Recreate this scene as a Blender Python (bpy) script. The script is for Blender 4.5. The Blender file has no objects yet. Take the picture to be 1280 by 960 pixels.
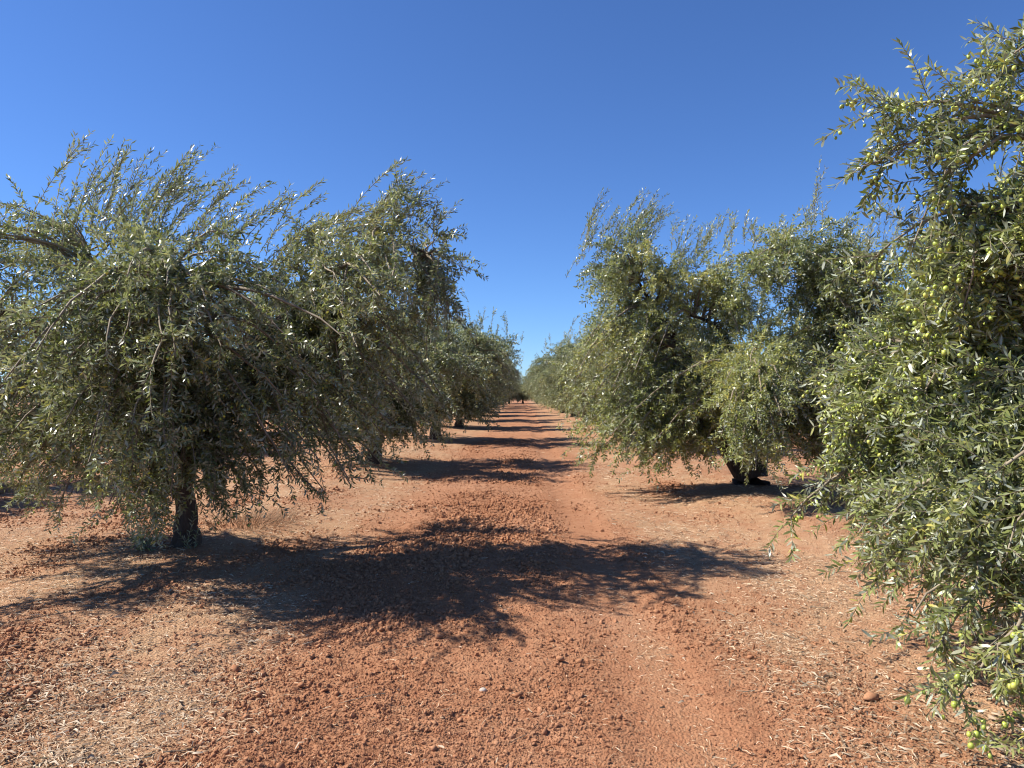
import bpy, math, random
import numpy as np
from mathutils import Vector

SC = bpy.context.scene
COL = SC.collection
R = math.radians

# ------------------------------------------------------------------ camera, sky, sun, exposure
EYE = 1.6
cam_d = bpy.data.cameras.new('camera')
cam_d.sensor_width = 36.0
cam_d.lens = 25.3
cam_d.clip_start = 0.05
cam_d.clip_end = 3000
cam = bpy.data.objects.new('camera', cam_d)
COL.objects.link(cam)
cam.location = (0, 0, EYE)
cam.rotation_euler = (R(90.64), 0, R(0.64))
SC.camera = cam

SUN_EL, SUN_FROM = 47.0, R(-87.0)          # sun stands to the left (-X)
sun_vec = Vector((math.sin(SUN_FROM) * math.cos(R(SUN_EL)), math.cos(SUN_FROM) * math.cos(R(SUN_EL)), math.sin(R(SUN_EL))))
world = bpy.data.worlds.new('World')
SC.world = world
world.use_nodes = True
wn, wl = world.node_tree.nodes, world.node_tree.links
wn.clear()
sky = wn.new('ShaderNodeTexSky')
sky.sky_type = 'NISHITA'
sky.sun_disc = False
sky.sun_elevation = R(SUN_EL)
sky.sun_rotation = SUN_FROM
sky.altitude = 1200
sky.air_density = 1.0
sky.dust_density = 0.0
sky.ozone_density = 4.0
bg = wn.new('ShaderNodeBackground')
bg.inputs['Strength'].default_value = 0.064
wo = wn.new('ShaderNodeOutputWorld')
tint = wn.new('ShaderNodeMix')
tint.data_type, tint.blend_type = 'RGBA', 'MULTIPLY'
tint.inputs['Factor'].default_value = 1.0
tint.inputs['B'].default_value = (0.73, 1.0, 1.42, 1)
wl.new(sky.outputs[0], tint.inputs['A'])
wl.new(tint.outputs['Result'], bg.inputs['Color'])
wl.new(bg.outputs[0], wo.inputs['Surface'])

sun_d = bpy.data.lights.new('sun', 'SUN')
sun_d.energy = 5.0
sun_d.angle = R(0.53)
sun_d.color = (1.0, 0.945, 0.86)
sun = bpy.data.objects.new('sun', sun_d)
sun.rotation_euler = (-sun_vec).to_track_quat('-Z', 'Y').to_euler()
COL.objects.link(sun)

SC.view_settings.view_transform = 'Standard'
SC.view_settings.look = 'None'
SC.view_settings.exposure = 0.84
SC.view_settings.gamma = 1.0
SC.render.engine = 'CYCLES'
SC.cycles.filter_width = 1.1
SC.cycles.max_bounces = 6
SC.cycles.diffuse_bounces = 1
SC.cycles.transmission_bounces = 3

# ------------------------------------------------------------------ numpy helpers
RNG = np.random.default_rng(7)
_LAT = np.random.default_rng(3).random((256, 256))


def vnoise(x, y):
    xi, yi = np.floor(x).astype(int), np.floor(y).astype(int)
    fx, fy = x - xi, y - yi
    fx, fy = fx * fx * (3 - 2 * fx), fy * fy * (3 - 2 * fy)
    a, b = _LAT[xi & 255, yi & 255], _LAT[(xi + 1) & 255, yi & 255]
    c, d = _LAT[xi & 255, (yi + 1) & 255], _LAT[(xi + 1) & 255, (yi + 1) & 255]
    return (a * (1 - fx) + b * fx) * (1 - fy) + (c * (1 - fx) + d * fx) * fy - 0.5


def fbm(x, y, n=4, gain=0.5):
    v, a = 0, 1.0
    for k in range(n):
        v = v + a * vnoise(x + 17.3 * k, y - 9.1 * k)
        x, y, a = x * 2.03 + 3.7, y * 2.03 - 5.1, a * gain
    return v


def sstep(e0, e1, x):
    t = np.clip((x - e0) / (e1 - e0), 0, 1)
    return t * t * (3 - 2 * t)


def norm(v):
    return v / np.maximum(np.linalg.norm(v, axis=-1, keepdims=True), 1e-9)


def sphere_dirs(n, rng):
    return norm(rng.normal(size=(n, 3)))


def tri_mesh(name, verts, tris, mat, smooth=False, attrs=None):
    me = bpy.data.meshes.new(name)
    verts = np.asarray(verts, np.float32)
    tris = np.asarray(tris, np.int32)
    me.vertices.add(len(verts))
    me.vertices.foreach_set('co', verts.ravel())
    me.loops.add(tris.size)
    me.loops.foreach_set('vertex_index', tris.ravel())
    me.polygons.add(len(tris))
    me.polygons.foreach_set('loop_start', np.arange(0, tris.size, 3, dtype=np.int32))
    if smooth:
        me.polygons.foreach_set('use_smooth', np.ones(len(tris), bool))
    for k, arr in (attrs or {}).items():
        at = me.attributes.new(k, 'FLOAT', 'POINT')
        at.data.foreach_set('value', np.asarray(arr, np.float32))
    me.update()
    if mat:
        me.materials.append(mat)
    return me


def link(name, data, parent=None, **props):
    o = bpy.data.objects.new(name, data)
    COL.objects.link(o)
    if parent is not None:
        o.parent = parent
    for k, v in props.items():
        o[k] = v
    return o


# ------------------------------------------------------------------ materials
class Mat:
    def __init__(self, name):
        self.m = bpy.data.materials.new(name)
        self.m.use_nodes = True
        self.t = self.m.node_tree
        self.n, self.l = self.t.nodes, self.t.links
        self.bsdf = self.n['Principled BSDF']
        self.out = self.n['Material Output']

    def add(self, kind, **kw):
        nd = self.n.new(kind)
        for k, v in kw.items():
            setattr(nd, k, v)
        return nd

    def noise(self, scale, detail=4, rough=0.55, vec=None):
        nd = self.add('ShaderNodeTexNoise')
        nd.inputs['Scale'].default_value = scale
        nd.inputs['Detail'].default_value = detail
        nd.inputs['Roughness'].default_value = rough
        if vec is not None:
            self.l.new(vec, nd.inputs['Vector'])
        return nd.outputs['Fac']

    def ramp(self, fac, stops):
        nd = self.add('ShaderNodeValToRGB')
        cr = nd.color_ramp
        while len(cr.elements) < len(stops):
            cr.elements.new(0.5)
        for e, (p, c) in zip(cr.elements, stops):
            e.position = p
            e.color = tuple(c) + (1,) if len(c) == 3 else c
        self.l.new(fac, nd.inputs['Fac'])
        return nd.outputs['Color']

    def mix(self, fac, a, b, blend='MIX'):
        nd = self.add('ShaderNodeMix', data_type='RGBA', blend_type=blend)
        for sock, v in ((nd.inputs['Factor'], fac), (nd.inputs['A'], a), (nd.inputs['B'], b)):
            if hasattr(v, 'is_output'):
                self.l.new(v, sock)
            else:
                sock.default_value = v if isinstance(v, (int, float)) else tuple(v) + (1,) * (4 - len(v))
        return nd.outputs['Result']

    def attr(self, name):
        nd = self.add('ShaderNodeAttribute', attribute_name=name)
        return nd.outputs['Fac']

    def pos(self):
        return self.add('ShaderNodeTexCoord').outputs['Object']

    def bump(self, h, strength, dist):
        nd = self.add('ShaderNodeBump')
        nd.inputs['Strength'].default_value = strength
        nd.inputs['Distance'].default_value = dist
        self.l.new(h, nd.inputs['Height'])
        self.l.new(nd.outputs['Normal'], self.bsdf.inputs['Normal'])

    def base(self, c):
        self.l.new(c, self.bsdf.inputs['Base Color'])


def leaf_material(name, top, under, spec=0.5, rough=0.34, trans=0.23):
    M = Mat(name)
    tone = M.attr('tone')
    ctop = M.ramp(tone, top)
    cund = M.ramp(tone, under)
    geo = M.add('ShaderNodeNewGeometry')
    c = M.mix(geo.outputs['Backfacing'], ctop, cund)
    M.base(c)
    M.bsdf.inputs['Roughness'].default_value = rough
    M.bsdf.inputs['Specular IOR Level'].default_value = spec
    tr = M.add('ShaderNodeBsdfTranslucent')
    M.l.new(M.mix(1.0, c, (1.25, 1.3, 0.6, 1), 'MULTIPLY'), tr.inputs['Color'])
    ms = M.add('ShaderNodeMixShader')
    ms.inputs[0].default_value = trans
    M.l.new(M.bsdf.outputs[0], ms.inputs[1])
    M.l.new(tr.outputs[0], ms.inputs[2])
    M.l.new(ms.outputs[0], M.out.inputs['Surface'])
    return M.m


TOP = [(0.0, (0.085, 0.105, 0.034)), (0.45, (0.195, 0.225, 0.098)), (0.8, (0.285, 0.31, 0.155)), (1.0, (0.38, 0.34, 0.10))]
UND = [(0.0, (0.28, 0.31, 0.23)), (0.6, (0.38, 0.41, 0.32)), (1.0, (0.45, 0.44, 0.28))]
M_LEAF = leaf_material('olive_leaf', TOP, UND)
# the fruiting trees on the right get a lighter, yellower leaf colour, mostly sunlight painted in
M_LEAF_SUNLIT = leaf_material('sunlit_olive_leaf', [(0.0, (0.105, 0.130, 0.038)), (0.45, (0.24, 0.268, 0.085)), (0.8, (0.33, 0.345, 0.13)), (1.0, (0.42, 0.37, 0.09))], UND)


def bark_material():
    M = Mat('olive_bark')
    p = M.pos()
    mp = M.add('ShaderNodeMapping')
    mp.inputs['Scale'].default_value = (1, 1, 0.3)
    M.l.new(p, mp.inputs['Vector'])
    n1 = M.noise(26, 6, 0.65, mp.outputs[0])
    n2 = M.noise(5, 3, 0.5, p)
    c = M.ramp(n1, [(0.3, (0.024, 0.018, 0.014)), (0.55, (0.070, 0.052, 0.039)), (0.75, (0.14, 0.112, 0.085))])
    c = M.mix(n2, c, M.mix(0.5, c, (0.12, 0.07, 0.045, 1)))
    M.base(c)
    M.bsdf.inputs['Roughness'].default_value = 0.92
    M.bump(n1, 0.9, 0.02)
    return M.m


M_BARK = bark_material()


def twig_material():
    M = Mat('olive_twig')
    n = M.noise(9, 3, 0.5, M.pos())
    M.base(M.ramp(n, [(0.3, (0.15, 0.115, 0.075)), (0.6, (0.27, 0.22, 0.15)), (0.8, (0.32, 0.29, 0.19))]))
    M.bsdf.inputs['Roughness'].default_value = 0.8
    return M.m


M_TWIG = twig_material()


def fruit_material():
    M = Mat('green_olive')
    tone = M.attr('tone')
    n = M.noise(60, 2, 0.5, M.pos())
    c = M.ramp(tone, [(0.0, (0.22, 0.28, 0.04)), (0.5, (0.38, 0.44, 0.07)), (1.0, (0.52, 0.52, 0.11))])
    M.base(M.mix(M.ramp(n, [(0.5, (0, 0, 0)), (0.8, (0.3, 0.3, 0.3))]), c, (0.42, 0.46, 0.2, 1)))
    M.bsdf.inputs['Roughness'].default_value = 0.34
    M.bsdf.inputs['Subsurface Weight'].default_value = 0.0
    return M.m


M_FRUIT = fruit_material()


def soil_base(M, p):
    n1 = M.noise(0.55, 5, 0.6, p)
    n2 = M.noise(14, 6, 0.65, p)
    n3 = M.noise(90, 4, 0.6, p)
    c = M.ramp(n1, [(0.3, (0.305, 0.143, 0.072)), (0.5, (0.365, 0.190, 0.103)), (0.7, (0.42, 0.24, 0.142))])
    c = M.mix(M.ramp(n2, [(0.35, (0.75, 0.75, 0.75)), (0.7, (0, 0, 0))]), c, (0.255, 0.102, 0.049, 1))
    c = M.mix(M.ramp(n3, [(0.45, (0, 0, 0)), (0.75, (0.55, 0.55, 0.55))]), c, (0.52, 0.25, 0.13, 1))
    return c, n1, n2, n3


def soil_material():
    M = Mat('red_soil')
    p = M.pos()
    c, n1, n2, n3 = soil_base(M, p)
    litter = M.attr('litter')
    # dry chopped straw where pieces are too small to build
    mp = M.add('ShaderNodeMapping')
    mp.inputs['Scale'].default_value = (1, 2.2, 1)
    M.l.new(p, mp.inputs['Vector'])
    s1 = M.noise(70, 4, 0.7, mp.outputs[0])
    s2 = M.noise(4.5, 4, 0.6, p)
    sc = M.ramp(s1, [(0.3, (0.23, 0.115, 0.06)), (0.5, (0.40, 0.245, 0.135)), (0.7, (0.54, 0.40, 0.26))])
    mul = M.add('ShaderNodeMath', operation='MULTIPLY')
    M.l.new(litter, mul.inputs[0])
    M.l.new(M.ramp(s2, [(0.32, (0.25, 0.25, 0.25)), (0.56, (0.85, 0.85, 0.85))]), mul.inputs[1])
    c = M.mix(mul.outputs[0], c, sc)
    M.base(c)
    M.bsdf.inputs['Roughness'].default_value = 0.95
    M.bsdf.inputs['Specular IOR Level'].default_value = 0.15
    vo = M.add('ShaderNodeTexVoronoi')
    vo.inputs['Scale'].default_value = 60
    vo.inputs['Randomness'].default_value = 1.0
    M.l.new(p, vo.inputs['Vector'])
    inv = M.add('ShaderNodeMath', operation='MULTIPLY_ADD')
    M.l.new(vo.outputs['Distance'], inv.inputs[0])
    inv.inputs[1].default_value = -0.8
    M.l.new(n2, inv.inputs[2])
    add = M.add('ShaderNodeMath', operation='ADD')
    M.l.new(inv.outputs[0], add.inputs[0])
    M.l.new(n3, add.inputs[1])
    M.bump(add.outputs[0], 0.9, 0.012)
    return M.m


M_SOIL = soil_material()


def clod_material():
    M = Mat('soil_clod')
    p = M.add('ShaderNodeNewGeometry').outputs['Position']
    c, n1, n2, n3 = soil_base(M, p)
    M.base(c)
    M.bsdf.inputs['Roughness'].default_value = 0.95
    M.bsdf.inputs['Specular IOR Level'].default_value = 0.15
    M.bump(n3, 0.5, 0.006)
    return M.m


M_CLOD = clod_material()


def straw_material():
    M = Mat('dry_straw')
    M.base(M.ramp(M.attr('tone'), [(0.0, (0.17, 0.10, 0.055)), (0.3, (0.36, 0.215, 0.115)), (0.65, (0.55, 0.385, 0.235)), (1.0, (0.70, 0.56, 0.39))]))
    M.bsdf.inputs['Roughness'].default_value = 0.8
    return M.m


M_STRAW = straw_material()
M_DEAD = leaf_material('dead_leaf', [(0.0, (0.14, 0.085, 0.05)), (0.5, (0.33, 0.225, 0.14)), (1.0, (0.52, 0.42, 0.30))],
                       [(0.0, (0.25, 0.2, 0.15)), (1.0, (0.55, 0.5, 0.42))], 0.3, 0.6, 0.05)


def stone_material():
    M = Mat('pale_stone')
    M.base(M.ramp(M.noise(30, 4, 0.6, M.pos()), [(0.3, (0.32, 0.24, 0.18)), (0.7, (0.6, 0.53, 0.45))]))
    M.bsdf.inputs['Roughness'].default_value = 0.9
    return M.m


M_STONE = stone_material()

# ------------------------------------------------------------------ ground
ROW_L, ROW_R = -3.3, 3.55


def litter_mask(x, y):
    w = 0.35 * fbm(x * 0.5 + 3, y * 0.33, 3)
    left = sstep(-1.1, -2.1, x + w * 1.6) * (1 - 0.45 * sstep(-5.2, -6.8, x))
    right = sstep(0.95, 1.6, x + w * 1.3) * (1 - 0.45 * sstep(5.4, 7.0, x))
    strip = 0.42 * np.exp(-((x - 0.78 - 0.05 * np.sin(y * 0.4)) / 0.13) ** 2) * sstep(9.0, 4.0, y)
    return np.clip(np.maximum(np.maximum(left, right), strip) * (0.72 + 0.9 * fbm(x * 1.7, y * 1.1 + 7, 3)), 0, 1)


DENTS = [(0.10, 3.87, 0.075, 0.045), (0.13, 3.4, 0.05, 0.03), (0.16, 3.28, 0.04, 0.03), (-0.36, 4.2, 0.06, 0.03), (-0.30, 3.6, 0.05, 0.03),
         (-0.52, 9.9, 0.12, 0.05), (-0.75, 9.5, 0.13, 0.05), (-0.2, 9.6, 0.12, 0.05), (-0.45, 10.6, 0.12, 0.05), (-1.8, 4.1, 0.1, 0.04), (-2.1, 3.6, 0.1, 0.04)]


def rough_mask(x, y):
    mid = np.exp(-((x + 0.45 + 0.2 * np.sin(y * 0.5)) / 0.75) ** 2)
    return np.clip(0.3 + 0.8 * mid * (0.6 + 1.3 * fbm(x * 0.6, y * 0.35, 3)) + 0.25 * sstep(1.4, 2.4, x), 0.12, 1.3)


def ground_h(x, y):
    near = sstep(60, 25, y)
    h = 0.05 * fbm(x / 2.6, y / 3.5, 3)
    h = h + 0.10 * (np.exp(-((x - ROW_L) / 0.9) ** 2) + np.exp(-((x - ROW_R) / 0.9) ** 2)) * (1 + 0.6 * fbm(x, y * 0.7, 2))
    rm = rough_mask(x, y)
    track = np.exp(-((x - 0.74) / 0.26) ** 4)
    rm = rm * (1 - 0.75 * track)
    h = h + near * rm * (0.034 * fbm(x / 0.20, y / 0.23, 4, 0.62) + 0.034 * np.abs(fbm(x / 0.09, y / 0.1, 3, .6)))
    h = h - 0.028 * track + near * 0.013 * track * np.maximum(0, np.sin((y - 0.9 * np.abs(x - 0.74)) * 2 * math.pi / 0.16)) * sstep(-0.1, 0.3, fbm(x * .7, y * .25, 2) + 0.15)
    h = h - 0.014 * np.exp(-((x + 1.55) / 0.24) ** 4)
    for dx, dy, r, d in DENTS:
        h = h - d * np.exp(-(((x - dx) / r) ** 2 + ((y - dy) / (r * 0.9)) ** 2))
    return h


def axis_y():
    ys = list(np.linspace(-40, 1.5, 30))
    y = 1.5
    while y < 140:
        y += max(0.024, 0.0098 * y)
        ys.append(y)
    while y < 1500:
        y *= 1.12
        ys.append(y)
    return np.array(ys)


def axis_x():
    xs, x, st = [0.0], 0.0, 0.033
    while x < 1500:
        st = 0.033 if x < 2.6 else (min(st * 1.016, 0.2) if x < 14 else st * 1.25)
        x += st
        xs.append(x)
    xs = np.array(xs)
    return np.concatenate([-xs[:0:-1], xs])


gx, gy = axis_x(), axis_y()
GX, GY = np.meshgrid(gx, gy)
GH = ground_h(GX, GY)
gv = np.stack([GX, GY, GH], -1).reshape(-1, 3)
nx, ny = len(gx), len(gy)
i = (np.arange(ny - 1)[:, None] * nx + np.arange(nx - 1)[None]).ravel()
gt = np.concatenate([np.stack([i, i + 1, i + nx + 1], 1), np.stack([i, i + nx + 1, i + nx], 1)])
ground = link('ground', tri_mesh('ground', gv, gt, M_SOIL, True, {'litter': litter_mask(GX, GY).ravel()}), kind='structure')
ground['label'] = 'tilled red soil of the orchard with a tyre track along its middle'


def gh(x, y):
    return float(ground_h(np.array([float(x)]), np.array([float(y)]))[0])


# ------------------------------------------------------------------ clods, straw and dead leaves lying on the ground
def ico():
    t = (1 + 5 ** 0.5) / 2
    v = norm(np.array([(-1, t, 0), (1, t, 0), (-1, -t, 0), (1, -t, 0), (0, -1, t), (0, 1, t), (0, -1, -t), (0, 1, -t), (t, 0, -1), (t, 0, 1), (-t, 0, -1), (-t, 0, 1)], float))
    f = np.array([(0, 11, 5), (0, 5, 1), (0, 1, 7), (0, 7, 10), (0, 10, 11), (1, 5, 9), (5, 11, 4), (11, 10, 2), (10, 7, 6), (7, 1, 8), (3, 9, 4), (3, 4, 2), (3, 2, 6), (3, 6, 8), (3, 8, 9), (4, 9, 5), (2, 4, 11), (6, 2, 10), (8, 6, 7), (9, 8, 1)])
    return v, f


def subdiv(v, f):
    v, cache, out = list(map(tuple, v)), {}, []

    def mid(a, b):
        k = (min(a, b), max(a, b))
        if k not in cache:
            m = np.array(v[a]) + np.array(v[b])
            v.append(tuple(m / np.linalg.norm(m)))
            cache[k] = len(v) - 1
        return cache[k]
    for a, b, c in f:
        ab, bc, ca = mid(a, b), mid(b, c), mid(c, a)
        out += [(a, ab, ca), (b, bc, ab), (c, ca, bc), (ab, bc, ca)]
    return np.array(v), np.array(out)


OCT_V = np.array([(1, 0, 0), (-1, 0, 0), (0, 1, 0), (0, -1, 0), (0, 0, 1), (0, 0, -1)], float)
OCT_F = np.array([(0, 2, 4), (2, 1, 4), (1, 3, 4), (3, 0, 4), (2, 0, 5), (1, 2, 5), (3, 1, 5), (0, 3, 5)])
ICO_V, ICO_F = ico()
ICO2_V, ICO2_F = subdiv(ICO_V, ICO_F)


def rot_z(a):
    c, s, o, l = np.cos(a), np.sin(a), np.zeros_like(a), np.ones_like(a)
    return np.stack([np.stack([c, -s, o], -1), np.stack([s, c, o], -1), np.stack([o, o, l], -1)], -2)


def scatter_ground(n, ymin, ymax, dens, rng):
    """Points thinning out with distance down the track, kept where dens(x, y) says so."""
    xs, ys, got = [], [], 0
    wide = lambda y: np.minimum(2.8 + 0.85 * y, 10.5)
    top = wide(ymin) / ymin
    while got < n:
        m = n * 2
        y = ymin * (ymax / ymin) ** rng.random(m)
        x = (rng.random(m) * 2 - 1) * wide(y) - 0.1
        k = rng.random(m) < dens(x, y) * wide(y) / y / top
        xs.append(x[k]); ys.append(y[k]); got += int(k.sum())
    return np.concatenate(xs)[:n], np.concatenate(ys)[:n]


def clod_dens(x, y):
    patch = np.clip(0.5 + 1.5 * fbm(x * 0.9 + 5, y * 0.6, 3), 0.05, 1.3)
    return (1 - 0.88 * litter_mask(x, y)) * np.clip(0.16 + patch * rough_mask(x, y) * (1 - 0.8 * np.exp(-((x - 0.74) / 0.26) ** 4)), 0, 1) * (1 - 0.55 * np.exp(-((x - 0.74) / 0.22) ** 4))


rng = np.random.default_rng(21)
NC = 480000
cx, cy = scatter_ground(NC, 1.7, 24, clod_dens, rng)
patch = np.clip(1.0 + 1.3 * fbm(cx * 1.3 + 60, cy * 1.0, 3), 0.6, 1.9)
cs = np.clip(rng.lognormal(math.log(0.0044), 0.52, NC) * patch * (1 - 0.3 * sstep(0.2, 0.6, cx)), 0.0025, 0.021) * (0.85 + 0.05 * cy.clip(2.5, 9)) * (1 - 0.35 * litter_mask(cx, cy))
cz = ground_h(cx, cy) + cs * 0.42
big = np.argsort(-(cs / cy) * ((np.abs(cx) < 0.72 * cy) & (cy > 2.9)))[:290]
small = np.setdiff1d(np.arange(NC), big)


def scatter_crumbs(name, pts, size, mat):
    """Every crumb is an angular lump set on its own point of the ground."""
    me = bpy.data.meshes.new(name)
    me.vertices.add(len(pts))
    me.vertices.foreach_set('co', np.asarray(pts, np.float32).ravel())
    for nm, arr_ in (('size', size[:, None] * (0.7 + 0.6 * rng.random((len(pts), 3))) * np.array([1.1, 1.1, 0.85])), ('turn', rng.random((len(pts), 3)) * 6.283)):
        me.attributes.new(nm, 'FLOAT_VECTOR', 'POINT').data.foreach_set('vector', np.asarray(arr_, np.float32).ravel())
    o = link(name, me, kind='stuff')
    g = bpy.data.node_groups.new(name, 'GeometryNodeTree')
    g.interface.new_socket('Geometry', in_out='INPUT', socket_type='NodeSocketGeometry')
    g.interface.new_socket('Geometry', in_out='OUTPUT', socket_type='NodeSocketGeometry')
    N, Lk = g.nodes, g.links
    gi, go = N.new('NodeGroupInput'), N.new('NodeGroupOutput')
    join = N.new('GeometryNodeJoinGeometry')
    for q in range(5):
        ic = N.new('GeometryNodeMeshIcoSphere')
        ic.inputs['Radius'].default_value = 1.0
        ic.inputs['Subdivisions'].default_value = 1
        nz = N.new('ShaderNodeTexNoise')
        nz.noise_dimensions = '4D'
        nz.inputs['W'].default_value = 7.7 * q
        nz.inputs['Scale'].default_value = 1.3
        sub = N.new('ShaderNodeVectorMath')
        sub.operation = 'MULTIPLY_ADD'
        Lk.new(nz.outputs['Color'], sub.inputs[0])
        sub.inputs[1].default_value = (2.6, 2.6, 2.6)
        sub.inputs[2].default_value = (-1.3, -1.3, -1.3)
        sp = N.new('GeometryNodeSetPosition')
        Lk.new(ic.outputs['Mesh'], sp.inputs['Geometry'])
        Lk.new(sub.outputs[0], sp.inputs['Offset'])
        ss = N.new('GeometryNodeSetShadeSmooth')
        ss.inputs['Shade Smooth'].default_value = False
        Lk.new(sp.outputs[0], ss.inputs[0])
        sm = N.new('GeometryNodeSetMaterial')
        sm.inputs['Material'].default_value = mat
        Lk.new(ss.outputs[0], sm.inputs['Geometry'])
        ti = N.new('GeometryNodeGeometryToInstance')
        Lk.new(sm.outputs[0], ti.inputs[0])
        Lk.new(ti.outputs[0], join.inputs[0])
    iop = N.new('GeometryNodeInstanceOnPoints')
    iop.inputs['Pick Instance'].default_value = True
    Lk.new(gi.outputs[0], iop.inputs['Points'])
    Lk.new(join.outputs[0], iop.inputs['Instance'])
    for nm, sock in (('size', 'Scale'), ('turn', 'Rotation')):
        na = N.new('GeometryNodeInputNamedAttribute')
        na.data_type = 'FLOAT_VECTOR'
        na.inputs['Name'].default_value = nm
        Lk.new(na.outputs['Attribute'], iop.inputs[sock])
    Lk.new(iop.outputs[0], go.inputs[0])
    md = o.modifiers.new('crumbs', 'NODES')
    md.node_group = g
    me.materials.append(mat)
    return o


o = scatter_crumbs('soil_crumbs', np.stack([cx, cy, cz], -1)[small], cs[small], M_CLOD)
o['label'] = 'loose red soil crumbs strewn over the tilled ground'
clod_meshes = []
for k in range(7):
    f3 = 1 + 0.85 * (rng.random((12, 1)) - 0.5) + 0.7 * (rng.random((12, 3)) - 0.5)
    clod_meshes.append(tri_mesh('soil_clod', ICO_V * f3 * np.array([1.1, 0.95, 0.75]), ICO_F, M_CLOD, False))
for j in big:
    c = link('soil_clod', clod_meshes[j % 7], ground)
    c.location = (cx[j], cy[j], cz[j])
    c.scale = tuple(cs[j] * (0.8 + 0.5 * rng.random(3)))
    c.rotation_euler = (rng.random() * 0.8, rng.random() * 0.8, rng.random() * 6.28)
for (x, y, s) in ((1.84, 3.82, 0.036),):
    c = link('soil_clod', clod_meshes[3], ground)
    c.location = (x, y, gh(x, y) + s * 0.35)
    c.scale = (s * 1.2, s, s * 0.8)
    c.rotation_euler = (0.2, 0.1, x * 7)
st = link('pebble', tri_mesh('pebble', ICO2_V * np.array([0.021, 0.017, 0.013]), ICO2_F, M_STONE, True))
st.location = (-0.2, 3.9, gh(-0.2, 3.9) + 0.009)
st['label'] = 'single pale pebble lying on the red tilled soil'
st['category'] = 'stone'


def ribbons(n, px, py, length, width, rng, lift=0.004, arch=0.15, yaw=None):
    yaw = rng.random(n) * 6.283 if yaw is None else yaw
    d = np.stack([np.cos(yaw), np.sin(yaw), rng.normal(0, 0.10, n)], -1)
    s = np.stack([-np.sin(yaw), np.cos(yaw), rng.normal(0, 0.5, n)], -1)
    bend = rng.normal(0, 0.18, n)[:, None] * length[:, None] * np.stack([-np.sin(yaw), np.cos(yaw), 0 * yaw], -1)
    c0 = np.stack([px, py, ground_h(px, py) + lift + rng.random(n) * 0.012], -1)
    L, W = length[:, None], width[:, None]
    up = np.array([0, 0, 1.0]) * (arch * rng.random(n)[:, None] * L)
    a, b, c = c0 - d * L * 0.5, c0 + bend + up, c0 + d * L * 0.5
    v = np.stack([a - s * W * .3, a + s * W * .3, b - s * W * .5, b + s * W * .5, c - s * W * .25, c + s * W * .25], 1)
    f = np.array([(0, 2, 1), (1, 2, 3), (2, 4, 3), (3, 4, 5)])
    return v.reshape(-1, 3), (np.arange(n)[:, None, None] * 6 + f[None]).reshape(-1, 3)


NS = 122000
sx, sy = scatter_ground(NS, 1.7, 20, lambda x, y: np.clip(litter_mask(x, y) ** 1.3 * np.clip(0.9 + 2.0 * fbm(x * 1.4 + 80, y * 1.1, 3), 0.2, 1.3) + 0.03, 0, 1), rng)
gl = 0.8 + 0.06 * sy
v, f = ribbons(NS, sx, sy, (0.018 + 0.05 * rng.random(NS) ** 2.2) * gl, (0.0018 + 0.0022 * rng.random(NS)) * gl, rng)
o = link('straw_litter', tri_mesh('straw_litter', v, f, M_STRAW, False, {'tone': np.repeat(rng.random(NS) ** 0.8, 6)}), kind='stuff')
o['label'] = 'pale dry chopped straw strewn under the olive rows'
ND = 14000
sx, sy = scatter_ground(ND, 1.7, 16, lambda x, y: np.clip(litter_mask(x, y) * (0.3 + 1.4 * sstep(0, 0.2, fbm(x * 0.8 + 30, y * 0.8, 2))) + 0.01, 0, 1), rng)
v, f = ribbons(ND, sx, sy, 0.025 + 0.035 * rng.random(ND), 0.006 + 0.005 * rng.random(ND), rng, 0.006, 0.25)
o = link('dead_leaf_litter', tri_mesh('dead_leaf_litter', v, f, M_DEAD, False, {'tone': np.repeat(rng.random(ND), 6)}), kind='stuff')
o['label'] = 'fallen grey and tan olive leaves lying on the soil'


def fallen_twigs(n, rg):
    x, y = scatter_ground(n, 1.8, 14, lambda x, y: np.clip(litter_mask(x, y) + 0.03, 0, 1), rg)
    a = rg.random(n) * 6.283
    L = rg.uniform(0.06, 0.26, n)
    t = np.linspace(-0.5, 0.5, 5)
    bow = rg.normal(0, 0.14, n)
    P = np.stack([x[:, None] + L[:, None] * (t * np.cos(a)[:, None] - bow[:, None] * (4 * t ** 2) * np.sin(a)[:, None]),
                  y[:, None] + L[:, None] * (t * np.sin(a)[:, None] + bow[:, None] * (4 * t ** 2) * np.cos(a)[:, None])], -1)
    z = ground_h(P[..., 0], P[..., 1]) + 0.008 + 0.006 * rg.random((n, 5))
    return tubes(np.concatenate([P, z[..., None]], -1), np.linspace(1, 0.5, 5)[None] * rg.uniform(0.0015, 0.004, (n, 1)), 4)


# ------------------------------------------------------------------ tree machinery
def bez(p0, p1, p2, t):
    t = t[..., None]
    return p0 * (1 - t) ** 2 + 2 * p1 * t * (1 - t) + p2 * t ** 2


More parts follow.
